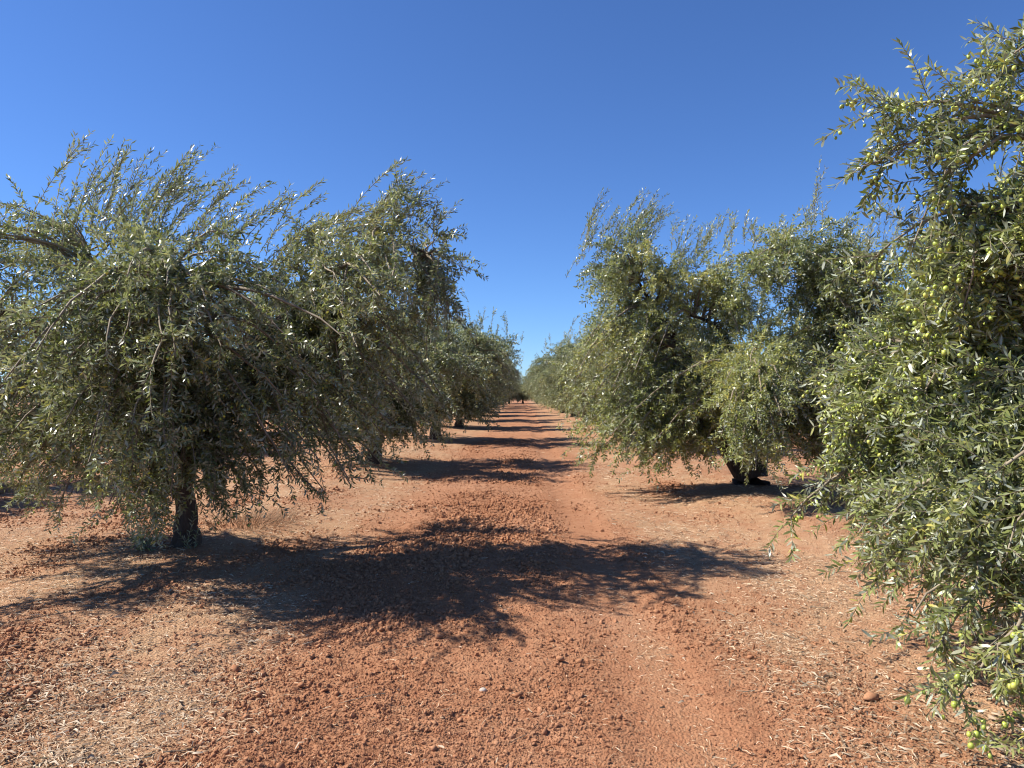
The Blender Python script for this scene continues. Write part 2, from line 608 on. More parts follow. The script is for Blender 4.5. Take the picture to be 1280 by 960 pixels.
def tubes(P, Rad, sides, cap=False):
    """P (n, m, 3) paths, Rad (n, m) radii -> vertices, triangles."""
    n, m, _ = P.shape
    T = norm(np.gradient(P, axis=1))
    ref = np.where(np.abs(T[..., 2:3]) > 0.9, np.array([1.0, 0, 0]), np.array([0, 0, 1.0]))
    U = norm(np.cross(T, ref))
    V = np.cross(T, U)
    a = np.arange(sides) * 2 * math.pi / sides
    ring = U[:, :, None] * np.cos(a)[:, None] + V[:, :, None] * np.sin(a)[:, None]
    vert = P[:, :, None] + ring * Rad[:, :, None, None]
    k = np.arange(sides)
    k2 = (k + 1) % sides
    q = np.arange(m - 1)[:, None] * sides
    f = np.concatenate([np.stack([q + k, q + k2, q + sides + k2], -1).reshape(-1, 3), np.stack([q + k, q + sides + k2, q + sides + k], -1).reshape(-1, 3)])
    F = (np.arange(n)[:, None, None] * (m * sides) + f[None]).reshape(-1, 3)
    return vert.reshape(-1, 3), F


def smooth_path(pts, m):
    pts = np.array(pts, float)
    d = np.concatenate([[0], np.cumsum(np.linalg.norm(np.diff(pts, axis=0), axis=1))])
    t = np.linspace(0, d[-1], m)
    out = np.stack([np.interp(t, d, pts[:, c]) for c in range(3)], 1)
    for _ in range(max(2, m // 8)):
        out[1:-1] = 0.25 * out[:-2] + 0.5 * out[1:-1] + 0.25 * out[2:]
    return out


def gnarly(pts, rads, m, sides, seed, amp=0.16):
    rg = np.random.default_rng(seed)
    P = smooth_path(pts, m)
    P[1:-1] += rg.normal(0, 0.012, (m - 2, 3))
    rr = np.interp(np.linspace(0, 1, m), np.linspace(0, 1, len(rads)), rads)
    if rads[-1] < 0.05:
        rr = rr * (1 - 0.45 * np.linspace(0, 1, m) ** 1.5)
    v, f = tubes(P[None], rr[None], sides)
    c = np.repeat(P, sides, axis=0)
    ang = np.tile(np.arange(sides) * 2 * math.pi / sides, m)
    hh = np.repeat(np.linspace(0, 1, m) * m * 0.11, sides)
    k = 1 + amp * 2 * (fbm(np.cos(ang) * 1.1 + seed, np.sin(ang) * 1.1 + hh * 1.3, 3)) + amp * 0.8 * np.cos(ang * 3 + hh * 1.5 + seed) * np.repeat(np.linspace(1, .2, m), sides)
    k = k + (0.22 * np.maximum(0, np.cos(ang * 5 + seed)) + 0.1) * np.exp(-np.repeat(np.arange(m), sides) / 1.6) * (rads[0] > 0.15)
    v = c + (v - c) * k[:, None]
    top = len(v)
    v = np.concatenate([v, P[-1:] + (P[-1] - P[-2]) * 0.3])
    kk = np.arange(sides) + (m - 1) * sides
    f = np.concatenate([f, np.stack([kk, np.roll(kk, -1), np.full(sides, top)], 1)])
    return v, f


def leaf_arrays(base, d, nrm, L, W, hi, rng):
    """Leaf blades: long narrow ovals, folded along the midrib, top side facing nrm."""
    s = norm(np.cross(d, nrm))
    nrm = np.cross(s, d)
    L, W = L[:, None], W[:, None]
    fold = 0.16 * W
    curl = rng.normal(0, 0.07, (len(base), 1)) * L
    tip = base + d * L - nrm * (0.04 * L + curl)
    if hi:
        a, b = base + d * L * 0.30, base + d * L * 0.68 + nrm * curl * 0.3
        v = np.stack([base, a - s * W * .46 + nrm * fold, a + s * W * .46 + nrm * fold, b - s * W * .42 + nrm * fold, b + s * W * .42 + nrm * fold, tip], 1)
        f = np.array([(0, 2, 1), (1, 2, 4), (1, 4, 3), (3, 4, 5)])
    else:
        a = base + d * L * 0.48
        v = np.stack([base, a - s * W * .5 + nrm * fold, a + s * W * .5 + nrm * fold, tip], 1)
        f = np.array([(0, 2, 1), (1, 2, 3)])
    nv = v.shape[1]
    return v.reshape(-1, 3), (np.arange(len(base))[:, None, None] * nv + f[None]).reshape(-1, 3), nv


def grow(p0, d0, length, steps, droop, wind, rng, wob=0.12):
    """Twig centre lines, all at once: (n, steps, 3)."""
    P, d = [p0], d0
    st = (length / (steps - 1))[:, None]
    for _ in range(steps - 1):
        d = norm(d + np.array([wind, 0, 0]) * st + np.array([0, 0, -1.0]) * droop[:, None] * st + rng.normal(0, wob, d.shape) * st * 3)
        P.append(P[-1] + d * st)
    return np.stack(P, 1)


def leaves_on(P, length, spacing, rng, spread=0.9, flat=0.5):
    """Opposite pairs of leaves along each twig -> base, direction, normal, twig index."""
    n, m, _ = P.shape
    cnt = np.maximum((length / spacing).astype(int), 2)
    ti = np.repeat(np.arange(n), cnt)
    off = np.arange(len(ti)) - np.repeat(np.cumsum(cnt) - cnt, cnt)
    t = (off + 0.6) / np.repeat(cnt, cnt) * 0.98
    t = np.clip(t + rng.normal(0, 0.01, len(t)), 0.03, 1)
    x = t * (m - 1)
    k = np.minimum(x.astype(int), m - 2)
    fr = (x - k)[:, None]
    base = P[ti, k] * (1 - fr) + P[ti, k + 1] * fr
    T = norm(P[ti, k + 1] - P[ti, k])
    rv = norm(np.cross(T, np.array([0.13, 0.21, 1.0]) + rng.normal(0, 0.25, T.shape)))
    rw = np.cross(T, rv)
    alt = (off % 2)[:, None]
    side = rv * (1 - alt) + rw * alt
    B, D, N, I = [], [], [], []
    for sg in (1, -1):
        sp = spread * (0.75 + 0.5 * rng.random((len(t), 1)))
        dd = norm(T * np.cos(sp) + sg * side * np.sin(sp) + rng.normal(0, 0.22, T.shape))
        nn = norm(T * 0.4 + np.array([0, 0, 1.0]) * flat + rng.normal(0, 0.75, T.shape))
        B.append(base); D.append(dd); N.append(nn); I.append(ti)
    return np.concatenate(B), np.concatenate(D), np.concatenate(N), np.concatenate(I)


def make_tree(seed, trunk, limbs, lobes, twigs=20, twig_len=(0.22, 0.46), spacing=0.019, leaf=(0.046, 0.066), width=0.0125,
              hi=False, sprouts=(), olives=0, extra=(), twig_tubes=True, olive_hi=False, n_mul=1.0, droop=(0.6, 2.6), wind=0.35, fruit_side=None, limb_fill=60):
    """Everything in coordinates local to the tree's foot. Returns arrays for each part."""
    rng = np.random.default_rng(seed)
    out = {'trunk': gnarly(*trunk, 18, 14, seed)}
    out['limbs'] = [gnarly(p, r, 16, 9, seed + 5 + k, 0.10) for k, (p, r) in enumerate(limbs)]
    nodes = np.concatenate([smooth_path(p, 24)[5:] for p, r in limbs])
    ends, wts = [], []
    for (cx_, cy_, cz_, rx, ry, rz, n) in lobes:
        n = max(3, int(n * n_mul * 0.8))
        dirs = sphere_dirs(n, rng)
        r = rng.random((n, 1)) ** 0.38
        ends.append(np.array([cx_, cy_, cz_]) + dirs * r * np.array([rx, ry, rz]))
    nod2 = nodes[rng.integers(0, len(nodes), limb_fill)]
    ends.append(nod2 + sphere_dirs(limb_fill, rng) * rng.uniform(0.3, 0.6, (limb_fill, 1)))
    ends = np.concatenate(ends)
    ends[:, 2] = np.maximum(ends[:, 2], 0.28 + 0.3 * rng.random(len(ends)))
    dist = np.linalg.norm(ends[:, None] - nodes[None], axis=2) * (1 + 0.35 * rng.random((len(ends), len(nodes)))) + 0.5 * np.maximum(0, nodes[None, :, 2] - ends[:, None, 2] - 0.9)
    start = nodes[np.argmin(dist, 1)]
    vec = ends - start
    ln = np.linalg.norm(vec, axis=1)
    ctl = start + vec * 0.5 + np.array([0, 0, 1.0]) * (0.16 + 0.28 * rng.random((len(ends), 1))) * ln[:, None] + rng.normal(0, 0.07, vec.shape)
    for (a, b, c) in extra:
        start = np.concatenate([start, [a]]); ctl = np.concatenate([ctl, [b]]); ends = np.concatenate([ends, [c]])
    ln = np.linalg.norm(ends - start, axis=1)
    nb = len(ends)
    t9 = np.linspace(0, 1, 9)
    BP = np.stack([bez(start, ctl, ends, np.full(nb, t)) for t in t9], 1)
    BP[:, 1:-1] += rng.normal(0, 0.012, BP[:, 1:-1].shape)
    r0 = np.clip(0.006 + 0.011 * ln, 0.008, 0.03)
    BR = r0[:, None] * (1 - 0.78 * t9[None])
    bv, bf = tubes(BP, BR, 5)
    # twigs
    K = np.maximum((twigs * (0.55 + 0.45 * ln / max(ln.mean(), .1))).astype(int), 6)
    bi = np.repeat(np.arange(nb), K)
    t = 1 - 0.80 * rng.random(len(bi)) ** 1.15
    p0 = bez(start[bi], ctl[bi], ends[bi], t)
    tan = norm(bez(start[bi], ctl[bi], ends[bi], np.minimum(t + .04, 1.04)) - bez(start[bi], ctl[bi], ends[bi], t))
    outw = norm(p0 * np.array([1, 1, 0.0]) + 1e-6)
    d0 = norm(tan * 0.75 + sphere_dirs(len(bi), rng) * 0.85 + outw * 0.28 + np.array([0, 0, 0.12]))
    tl = rng.uniform(*twig_len, len(bi))
    dr = rng.uniform(*droop, len(bi))
    TP = grow(p0, d0, tl, 6, dr, wind, rng)
    TP[..., 2] = np.maximum(TP[..., 2], 0.12)
    B, D, N, I = leaves_on(TP, tl, spacing, rng)
    tube_v, tube_f = [bv], [bf]
    if twig_tubes:
        rr = np.linspace(0.0030, 0.0012, 3)[None] * np.ones((len(bi), 1))
        v, f = tubes(TP[:, [0, 3, 5]], rr, 3)
        tube_f.append(f + sum(len(a) for a in tube_v)); tube_v.append(v)
    # upright shoots bent over by the wind
    SP, ntw = [], len(B)
    for (sx_, sy_, sz_, n, length, lean, jx) in sprouts:
        p = np.array([sx_, sy_, sz_]) + rng.normal(0, 1, (n, 3)) * np.array([jx, jx * 1.2, jx * 0.45])
        dd = norm(np.stack([lean * 0.55 + rng.normal(0, 0.16, n), rng.normal(0, 0.25, n), np.ones(n)], -1))
        L = length * rng.uniform(0.55, 1.15, n)
        G = grow(p, dd, L, 8, np.full(n, 0.25), lean * 1.3, rng, 0.05)
        SP.append((G, L))
    for G, L in SP:
        b, d, nn, ii = leaves_on(G, L, spacing * 1.5, rng, 0.62, 0.2)
        B, D, N = np.concatenate([B, b]), np.concatenate([D, d]), np.concatenate([N, nn])
        # side shoots
        n = len(L) * 2
        gi = np.repeat(np.arange(len(L)), 2)
        k = rng.integers(2, 6, n)
        sp0 = G[gi, k]
        sd = norm(G[gi, k + 1] - G[gi, k] + rng.normal(0, 0.012, (n, 3)) + sphere_dirs(n, rng) * 0.035)
        sl = L[gi] * rng.uniform(0.22, 0.5, n)
        G2 = grow(sp0, sd, sl, 8, np.full(n, 0.3), wind * 2, rng, 0.05)
        b, d, nn, ii = leaves_on(G2, sl, spacing * 1.5, rng, 0.62, 0.2)
        B, D, N = np.concatenate([B, b]), np.concatenate([D, d]), np.concatenate([N, nn])
        for A_, l_ in ((G, L), (G2, sl)):
            v, f = tubes(A_, np.linspace(0.0042, 0.0012, 8)[None] * np.ones((len(l_), 1)), 3)
            tube_f.append(f + sum(len(a) for a in tube_v)); tube_v.append(v)
    out['branches'] = (np.concatenate(tube_v), np.concatenate(tube_f))
    nl = len(B)
    L = rng.uniform(*leaf, nl)
    W = width * (1.0 if hi else 1.25) * rng.uniform(0.8, 1.2, nl) * L / np.mean(leaf)
    W[ntw:] *= 0.72
    tone = np.clip(0.42 + 0.26 * rng.normal(size=nl) + 0.9 * fbm(B[:, 0] * 1.1 + seed, B[:, 1] * 1.1 + B[:, 2] * 1.7, 2), 0, 1)
    tone[rng.random(nl) < 0.008] = 1.0
    out['leaf'] = (B, D, N, L, W, tone, hi)
    # olives hang in short strings under the fruiting twigs
    if olives:
        fruiting = np.where((fbm(p0[:, 0] * 1.0 + seed * 3, p0[:, 1] * 1.0 + p0[:, 2] * 1.3, 2) + rng.normal(0, 0.12, len(p0))) > -0.16)[0]
        if fruit_side is not None:
            fruiting = fruiting[fruit_side(p0[fruiting])]
        tw = rng.choice(fruiting, olives)
        k = rng.integers(1, 5, olives)
        fr = rng.random((olives, 1))
        p = TP[tw, k] * (1 - fr) + TP[tw, k + 1] * fr
        p = p + rng.normal(0, 0.016, (olives, 3)) + np.array([0, 0, -0.022])
        out['olive'] = (p, rng.uniform(0.0082, 0.0132, olives), sphere_dirs(olives, rng) * 0.5 + np.array([0, 0, 1.0]), np.clip(rng.normal(0.5, 0.28, olives), 0, 1), olive_hi)
    return out


def olive_mesh(pts, rad, ax, tone, hi):
    bv_, bf_ = (ICO_V, ICO_F) if hi else (OCT_V, OCT_F)
    ax = norm(ax)
    along = bv_ @ ax.T                                             # (k, n)
    v = bv_[None] + 0.28 * along.T[..., None] * ax[:, None]
    v = v * rad[:, None, None] * (1.05 if hi else 1.15) + pts[:, None]
    n, k = len(pts), len(bv_)
    f = (np.arange(n)[:, None, None] * k + bf_[None]).reshape(-1, 3)
    return tri_mesh('olives', v.reshape(-1, 3), f, M_FRUIT, True, {'tone': np.repeat(tone, k)})


def leaf_mesh(B, D, N, L, W, tone, hi, rng, mat=None):
    v, f, nv = leaf_arrays(B, D, N, L, W, hi, rng)
    return tri_mesh('crown', v, f, mat or M_LEAF, False, {'tone': np.repeat(tone, nv)})


def build_tree(arr, loc, label, group=None, seed=0, singles=None, mat=None):
    rg = np.random.default_rng(seed)
    t = link('olive_tree', None)
    t.location = loc
    t.empty_display_size = 0.3
    t['label'], t['category'] = label, 'tree'
    if group:
        t['group'] = group
    tr = link('trunk', tri_mesh('trunk', *arr['trunk'], M_BARK, True), t)
    for v, f in arr['limbs']:
        link('limb', tri_mesh('limb', v, f, M_BARK, True), tr)
    link('branches', tri_mesh('branches', *arr['branches'], M_TWIG, True), t, kind='stuff')
    B, D, N, L, W, tone, hi = arr['leaf']
    keep = np.ones(len(B), bool)
    view = None
    if singles:
        view = singles(B)
        idx = np.argsort(-view)[:300]
        keep[idx] = False
        one = []
        for q in range(5):
            v, f, nv = leaf_arrays(np.zeros((1, 3)), np.array([[1.0, 0, 0]]), np.array([[0, 0, 1.0]]), np.array([1.0]), np.array([0.19]), True, rg)
            one.append(tri_mesh('leaf', v, f, mat or M_LEAF, False, {'tone': np.full(6, 0.15 + 0.17 * q)}))
        for j in idx:
            o = link('leaf', one[int(min(4, max(0, round((tone[j] - 0.15) / 0.17))))], t)
            d = Vector(D[j]); s = d.cross(Vector(N[j])).normalized(); n = s.cross(d)
            m = o.matrix_local
            from mathutils import Matrix
            o.matrix_local = Matrix(((d.x, -s.x, n.x, B[j, 0]), (d.y, -s.y, n.y, B[j, 1]), (d.z, -s.z, n.z, B[j, 2]), (0, 0, 0, 1))) @ Matrix.Scale(L[j], 4)
    if hi and view is not None:                                     # fewer edges on the leaves of the far side
        hi_part = keep & (view > np.percentile(view, 40))
        lo_part = keep & ~hi_part
        link('crown', leaf_mesh(B[hi_part], D[hi_part], N[hi_part], L[hi_part], W[hi_part], tone[hi_part], True, rg, mat), t, kind='stuff')
        keep, hi = lo_part, False
    link('crown', leaf_mesh(B[keep], D[keep], N[keep], L[keep], W[keep], tone[keep], hi, rg, mat), t, kind='stuff')
    if 'olive' in arr:
        p, r, ax, tn, ohi = arr['olive']
        ok = np.ones(len(p), bool)
        if singles:
            idx = np.argsort(-singles(p))[:300]
            ok[idx] = False
            one = [tri_mesh('olive', ICO2_V * np.array([1, 1, 1.26]), ICO2_F, M_FRUIT, True, {'tone': np.full(42, 0.1 + 0.2 * q)}) for q in range(5)]
            for j in idx:
                o = link('olive', one[int(min(4, tn[j] * 5))], t)
                o.location = p[j]
                o.scale = (r[j],) * 3
                o.rotation_euler = (rg.normal(0, .4), rg.normal(0, .4), 0)
        link('olives', olive_mesh(p[ok], r[ok], ax[ok], tn[ok], ohi), t, kind='stuff')
    return t


def copy_tree(src, loc, rz, sc, label, group):
    t = src.copy()
    COL.objects.link(t)
    t.location, t.rotation_euler, t.scale = loc, (0, 0, rz), (sc, sc, sc)
    t['label'] = label
    if group:
        t['group'] = group
    elif 'group' in t:
        del t['group']
    for ch in list(src.children):
        c = ch.copy()
        COL.objects.link(c)
        c.parent = t
        for g in list(ch.children):
            d = g.copy()
            COL.objects.link(d)
            d.parent = c
    return t


def at(px, py, D):
    """A point of the place, from its direction and its distance down the row."""
    return np.array([(px - 650) / 900 * D, D, EYE + (490 - py) / 900 * D])


def shift(lobes, b):
    return [(x - b[0], y - b[1], z - b[2], rx, ry, rz, n) for x, y, z, rx, ry, rz, n in lobes]


def rel(pts, b):
    return [tuple(np.array(p) - np.array(b)) for p in pts]


# ------------------------------------------------------------------ tree beside the track on the left
bA = (-3.32, 7.1, gh(-3.32, 7.1) - 0.04)
limbsA = [
    (rel([(-3.30, 7.1, 1.15), (-2.95, 7.1, 1.7), (-2.62, 7.05, 2.07), (-2.1, 7.1, 2.55), (-1.72, 7.15, 2.95), (-1.25, 7.2, 3.2), (-0.95, 7.2, 3.0)], bA), (0.10, 0.07, 0.04, 0.02)),
    (rel([(-3.32, 7.1, 1.1), (-3.65, 6.9, 1.8), (-3.85, 6.75, 2.4), (-4.0, 6.6, 2.9)], bA), (0.10, 0.07, 0.03)),
    (rel([(-3.32, 7.1, 1.05), (-3.9, 7.3, 1.5), (-4.6, 7.2, 2.1), (-5.2, 6.8, 2.5), (-5.4, 6.2, 2.4)], bA), (0.10, 0.07, 0.03)),
    (rel([(-3.30, 7.1, 1.2), (-3.15, 6.6, 1.75), (-3.05, 6.2, 2.3), (-2.95, 5.9, 2.6)], bA), (0.09, 0.06, 0.025)),
    (rel([(-3.30, 7.15, 1.2), (-3.1, 7.7, 1.8), (-3.0, 8.3, 2.4), (-3.0, 8.8, 2.7)], bA), (0.09, 0.06, 0.025)),
]
lobesA = shift([
    (-4.25, 6.6, 2.25, 1.35, 1.7, 1.0, 50), (-3.0, 6.5, 2.35, 1.1, 1.7, 0.95, 52), (-1.35, 6.9, 2.7, 0.85, 1.4, 0.8, 54), (-2.3, 6.8, 2.2, 0.6, 1.0, 0.4, 10),
    (-2.1, 6.7, 1.9, 0.7, 1.3, 0.7, 30), (-4.7, 7.2, 0.85, 1.2, 0.9, 0.6, 60), (-4.0, 6.3, 1.25, 0.9, 0.7, 0.45, 30), (-4.75, 6.8, 3.1, 0.5, 0.6, 0.3, 16), (-2.5, 5.05, 2.1, 0.5, 0.5, 0.45, 16), (-3.4, 5.1, 1.9, 0.5, 0.5, 0.4, 13), (-1.5, 5.7, 2.4, 0.5, 0.5, 0.5, 14), (-3.0, 5.75, 1.25, 0.85, 0.6, 0.6, 40), (-2.5, 6.5, 1.0, 0.5, 0.6, 0.4, 16),
    (-1.75, 6.7, 1.3, 0.75, 1.0, 0.75, 50), (-1.35, 7.2, 1.9, 0.75, 0.9, 0.8, 34), (-3.4, 6.3, 1.8, 1.0, 1.0, 0.6, 30), (-3.2, 6.2, 0.8, 0.5, 0.35, 0.4, 26), (-2.75, 6.4, 0.8, 0.5, 0.5, 0.4, 20), (-5.3, 6.8, 1.8, 0.9, 1.4, 0.9, 18),
    (-4.75, 4.9, 1.75, 0.55, 0.6, 0.4, 9), (-3.0, 8.3, 2.0, 1.5, 0.8, 1.0, 22),
], bA)


def spr(px, py, D, n, ln, lean, j, b):
    p = at(px, py, D) - np.array(b)
    return (p[0], p[1], p[2], n, ln, lean, j)


sprA = [spr(110, 300, 6.6, 26, 0.95, 0.30, 0.22, bA), spr(165, 300, 6.6, 18, 0.95, 0.45, 0.16, bA), spr(245, 310, 6.7, 20, 0.8, 0.7, 0.18, bA), spr(20, 315, 6.8, 6, 0.35, 0.4, 0.12, bA),
        spr(350, 335, 6.8, 18, 1.15, 0.9, 0.13, bA), spr(455, 300, 6.9, 20, 0.85, 0.65, 0.15, bA), spr(535, 300, 7.2, 8, 0.4, 0.9, 0.14, bA)]
A = make_tree(11, ([(0, 0, -0.1), (0.02, 0, 0.15), (0.0, 0.02, 0.55), (0.05, 0.0, 0.9), (0.03, 0, 1.25)], (0.155, 0.10, 0.082, 0.085, 0.085)), limbsA, lobesA,
              twigs=9, limb_fill=80, sprouts=sprA, olives=2500, fruit_side=lambda p: p[:, 1] < 0.4, n_mul=1.0)
build_tree(A, bA, 'large olive tree with wind-bent top shoots at the left edge, dark trunk in litter', seed=1)

# ------------------------------------------------------------------ near tree on the right, laden with olives
bN = (4.0, 4.3, gh(4.0, 4.3) - 0.04)
limbsN = [
    (rel([(4.0, 4.3, 1.0), (3.6, 4.2, 1.8), (3.3, 3.95, 2.6), (2.95, 3.7, 2.65), (2.55, 3.75, 2.6)], bN), (0.11, 0.08, 0.05, 0.02)),
    (rel([(4.0, 4.3, 0.95), (3.5, 4.5, 1.5), (2.95, 4.6, 1.95), (2.5, 4.6, 1.9)], bN), (0.10, 0.06, 0.025)),
    (rel([(4.0, 4.3, 0.95), (3.7, 3.9, 1.3), (3.3, 3.6, 1.6), (2.9, 3.4, 1.4)], bN), (0.09, 0.05, 0.02)),
    (rel([(4.0, 4.3, 1.0), (4.4, 4.6, 1.8), (4.8, 5.0, 2.5)], bN), (0.10, 0.06, 0.03)),
    (rel([(4.0, 4.3, 1.0), (4.1, 3.7, 1.7), (4.1, 3.1, 2.2)], bN), (0.10, 0.06, 0.03)),
]
lobesN = shift([
    (3.25, 4.05, 1.55, 1.1, 1.1, 0.85, 55), (2.85, 3.85, 2.4, 0.5, 0.7, 0.6, 18), (2.65, 3.55, 0.8, 0.65, 0.6, 0.5, 46),
    (2.45, 4.45, 1.35, 0.42, 0.55, 0.55, 30), (2.55, 3.9, 1.6, 0.45, 0.5, 0.6, 26), (2.6, 4.0, 2.1, 0.5, 0.5, 0.45, 34), (3.0, 4.2, 2.2, 0.5, 0.5, 0.5, 24), (2.4, 4.5, 0.95, 0.42, 0.5, 0.35, 24), (2.3, 4.0, 0.85, 0.42, 0.5, 0.42, 26), (2.75, 3.3, 0.55, 0.4, 0.4, 0.3, 16), (2.75, 4.9, 1.6, 0.7, 0.6, 0.7, 26), (3.9, 4.6, 2.4, 1.0, 1.2, 0.9, 18), (4.6, 4.4, 1.6, 1.0, 1.2, 1.0, 8),
], bN)
exN = [tuple(np.array(p) - np.array(bN) for p in tri) for tri in (
    ((3.2, 3.9, 2.8), (2.75, 3.9, 3.75), (2.35, 3.9, 3.15)), ((3.3, 4.0, 2.8), (2.95, 3.9, 3.8), (2.6, 3.9, 3.35)), ((3.1, 4.0, 2.7), (2.85, 4.0, 3.4), (2.75, 4.0, 3.5)),
    ((3.2, 3.7, 2.8), (2.35, 3.85, 3.3), (2.0, 3.9, 2.85)), ((3.0, 3.7, 2.8), (2.3, 3.9, 3.3), (1.98, 4.0, 3.15)), ((2.8, 3.8, 2.9), (2.2, 3.9, 3.1), (1.86, 3.9, 2.82)),
    ((3.0, 3.8, 2.8), (2.4, 3.8, 3.3), (2.15, 3.7, 2.6)), ((2.9, 3.7, 2.9), (2.3, 3.8, 3.1), (2.1, 3.85, 2.4)), ((3.0, 3.9, 2.8), (2.5, 3.8, 3.3), (2.3, 3.9, 3.1)), ((3.0, 3.7, 2.6), (2.3, 3.9, 2.75), (2.0, 4.1, 2.35)),
    ((2.9, 4.5, 1.5), (2.2, 4.7, 1.3), (1.70, 4.6, 0.78)), ((2.9, 4.3, 1.4), (2.3, 4.4, 1.3), (2.0, 4.3, 0.75)), ((2.9, 4.6, 1.7), (2.2, 4.8, 1.8), (2.1, 4.7, 1.3)),
    ((2.9, 3.5, 1.2), (2.3, 3.5, 1.0), (1.95, 3.4, 0.40)), ((3.0, 3.4, 1.2), (2.5, 3.3, 0.9), (2.2, 3.2, 0.25)), ((2.9, 3.5, 1.1), (2.2, 3.6, 0.9), (1.95, 3.6, 0.5)), ((2.7, 3.3, 0.9), (2.2, 3.2, 0.7), (1.9, 3.15, 0.28)), ((2.6, 3.2, 0.9), (2.3, 3.0, 0.7), (2.05, 2.95, 0.26)), ((2.9, 3.1, 1.0), (2.5, 2.95, 0.7), (2.2, 2.9, 0.3)))]
sprN = [spr(1270, 200, 4.3, 5, 0.4, 0.2, 0.15, bN), spr(1150, 345, 5.0, 6, 0.4, 0.0, 0.12, bN)]
Nr = make_tree(23, ([(0, 0, -0.1), (0, 0, 0.3), (0.02, 0, 0.7), (0, 0, 1.05)], (0.21, 0.16, 0.13, 0.12)), limbsN, lobesN, twigs=11, twig_len=(0.2, 0.42), hi=True,
               sprouts=sprN, olives=11000, limb_fill=55, fruit_side=lambda p: (p[:, 0] < -0.2) & (p[:, 1] < 0.9), extra=exN, olive_hi=True, n_mul=1.3, leaf=(0.048, 0.070), width=0.0128, wind=0.1, droop=(0.8, 3.0))
_eye = np.array([0, 0, EYE])


def shows_large(p):
    w = p + np.array(bN)
    d = np.linalg.norm(w - _eye, axis=1)
    inside = (w[:, 0] / w[:, 1] < 0.69) & (w[:, 1] > 1)
    edge = -(w[:, 0] / w[:, 1]) * 1.2 - w[:, 1] * 0.9              # near and on the side towards the track
    return np.where(inside, edge - 0.15 * d, -99)


build_tree(Nr, bN, 'nearest olive tree, branches heavy with green olives, cut off by the right edge', seed=2, singles=shows_large, mat=M_LEAF_SUNLIT)

# ------------------------------------------------------------------ forked tree behind it on the right
bR = (3.65, 11.8, gh(3.65, 11.8) - 0.04)
limbsR = [
    (rel([(3.60, 11.8, 0.25), (3.25, 11.7, 0.75), (3.1, 11.6, 1.5), (2.6, 11.6, 2.3), (2.1, 11.5, 3.0), (1.8, 11.5, 3.5)], bR), (0.13, 0.11, 0.08, 0.03)),
    (rel([(3.85, 11.8, 0.5), (3.75, 11.7, 1.4), (3.45, 11.5, 2.2), (3.0, 11.3, 2.75), (2.6, 11.2, 2.8)], bR), (0.13, 0.11, 0.08, 0.03)),
    (rel([(3.9, 11.8, 0.6), (4.3, 11.6, 1.5), (4.7, 11.2, 2.5), (4.5, 10.9, 3.2), (3.9, 10.7, 3.6)], bR), (0.13, 0.10, 0.06, 0.025)),
    (rel([(3.9, 11.8, 0.6), (4.5, 12.0, 1.5), (5.2, 12.1, 2.3)], bR), (0.12, 0.08, 0.03)),
    (rel([(3.8, 11.8, 0.6), (3.6, 12.5, 1.6), (3.4, 13.2, 2.4)], bR), (0.12, 0.08, 0.03)),
    (rel([(3.8, 11.7, 0.6), (3.6, 11.1, 1.5), (3.4, 10.4, 2.0)], bR), (0.10, 0.07, 0.03)),
]
lobesR = shift([
    (1.75, 11.4, 3.35, 0.95, 1.2, 0.95, 62), (1.55, 11.3, 1.9, 0.85, 1.1, 0.9, 50), (1.65, 11.2, 0.95, 0.85, 1.0, 0.65, 44), (4.1, 10.6, 3.2, 1.25, 1.0, 0.95, 112), (5.0, 10.3, 2.85, 0.9, 0.9, 0.95, 58), (3.4, 10.0, 1.5, 0.85, 0.7, 0.8, 60), (2.95, 9.2, 1.25, 0.6, 0.6, 0.7, 40), (2.6, 11.4, 3.2, 0.6, 0.8, 0.6, 22),
    (5.0, 10.5, 1.6, 1.1, 1.0, 0.95, 60), (5.4, 12.0, 2.4, 1.0, 1.3, 1.0, 22), (3.3, 13.2, 2.2, 1.5, 0.8, 1.2, 22), (3.05, 11.3, 3.2, 0.6, 0.9, 0.6, 16), (2.2, 11.0, 1.0, 0.8, 0.7, 0.7, 44), (2.85, 10.8, 1.15, 0.5, 0.5, 0.6, 28), (4.7, 10.2, 0.8, 0.75, 0.6, 0.45, 34), (2.7, 10.7, 1.95, 0.5, 0.5, 0.5, 18), (4.3, 10.3, 1.2, 0.8, 0.6, 0.8, 44),
], bR)
sprR = [spr(755, 320, 11.5, 26, 0.85, 0.35, 0.3, bR), spr(800, 310, 11.5, 16, 0.95, 0.35, 0.2, bR), spr(850, 340, 11.5, 14, 0.8, 0.4, 0.25, bR), spr(895, 310, 11.2, 14, 0.6, 0.35, 0.22, bR),
        spr(960, 310, 10.9, 12, 0.5, 0.15, 0.25, bR), spr(1015, 300, 11, 7, 0.95, 0.1, 0.15, bR), spr(1090, 315, 11, 16, 0.65, 0.25, 0.3, bR), spr(1140, 340, 11, 9, 0.6, 0.15, 0.3, bR)]
RR = make_tree(37, ([(0.1, 0, -0.1), (0.12, 0, 0.2), (0.16, 0, 0.45), (0.2, 0, 0.75)], (0.30, 0.23, 0.18, 0.15)), limbsR, lobesR, limb_fill=110, twigs=11, sprouts=sprR, olives=6000, fruit_side=lambda p: p[:, 1] < 0.2,
               leaf=(0.054, 0.074), width=0.0155, spacing=0.024, n_mul=1.15, twig_tubes=False)
build_tree(RR, bR, 'big forked olive tree on the right with two black trunks and silvery top shoots', seed=3, mat=M_LEAF_SUNLIT)


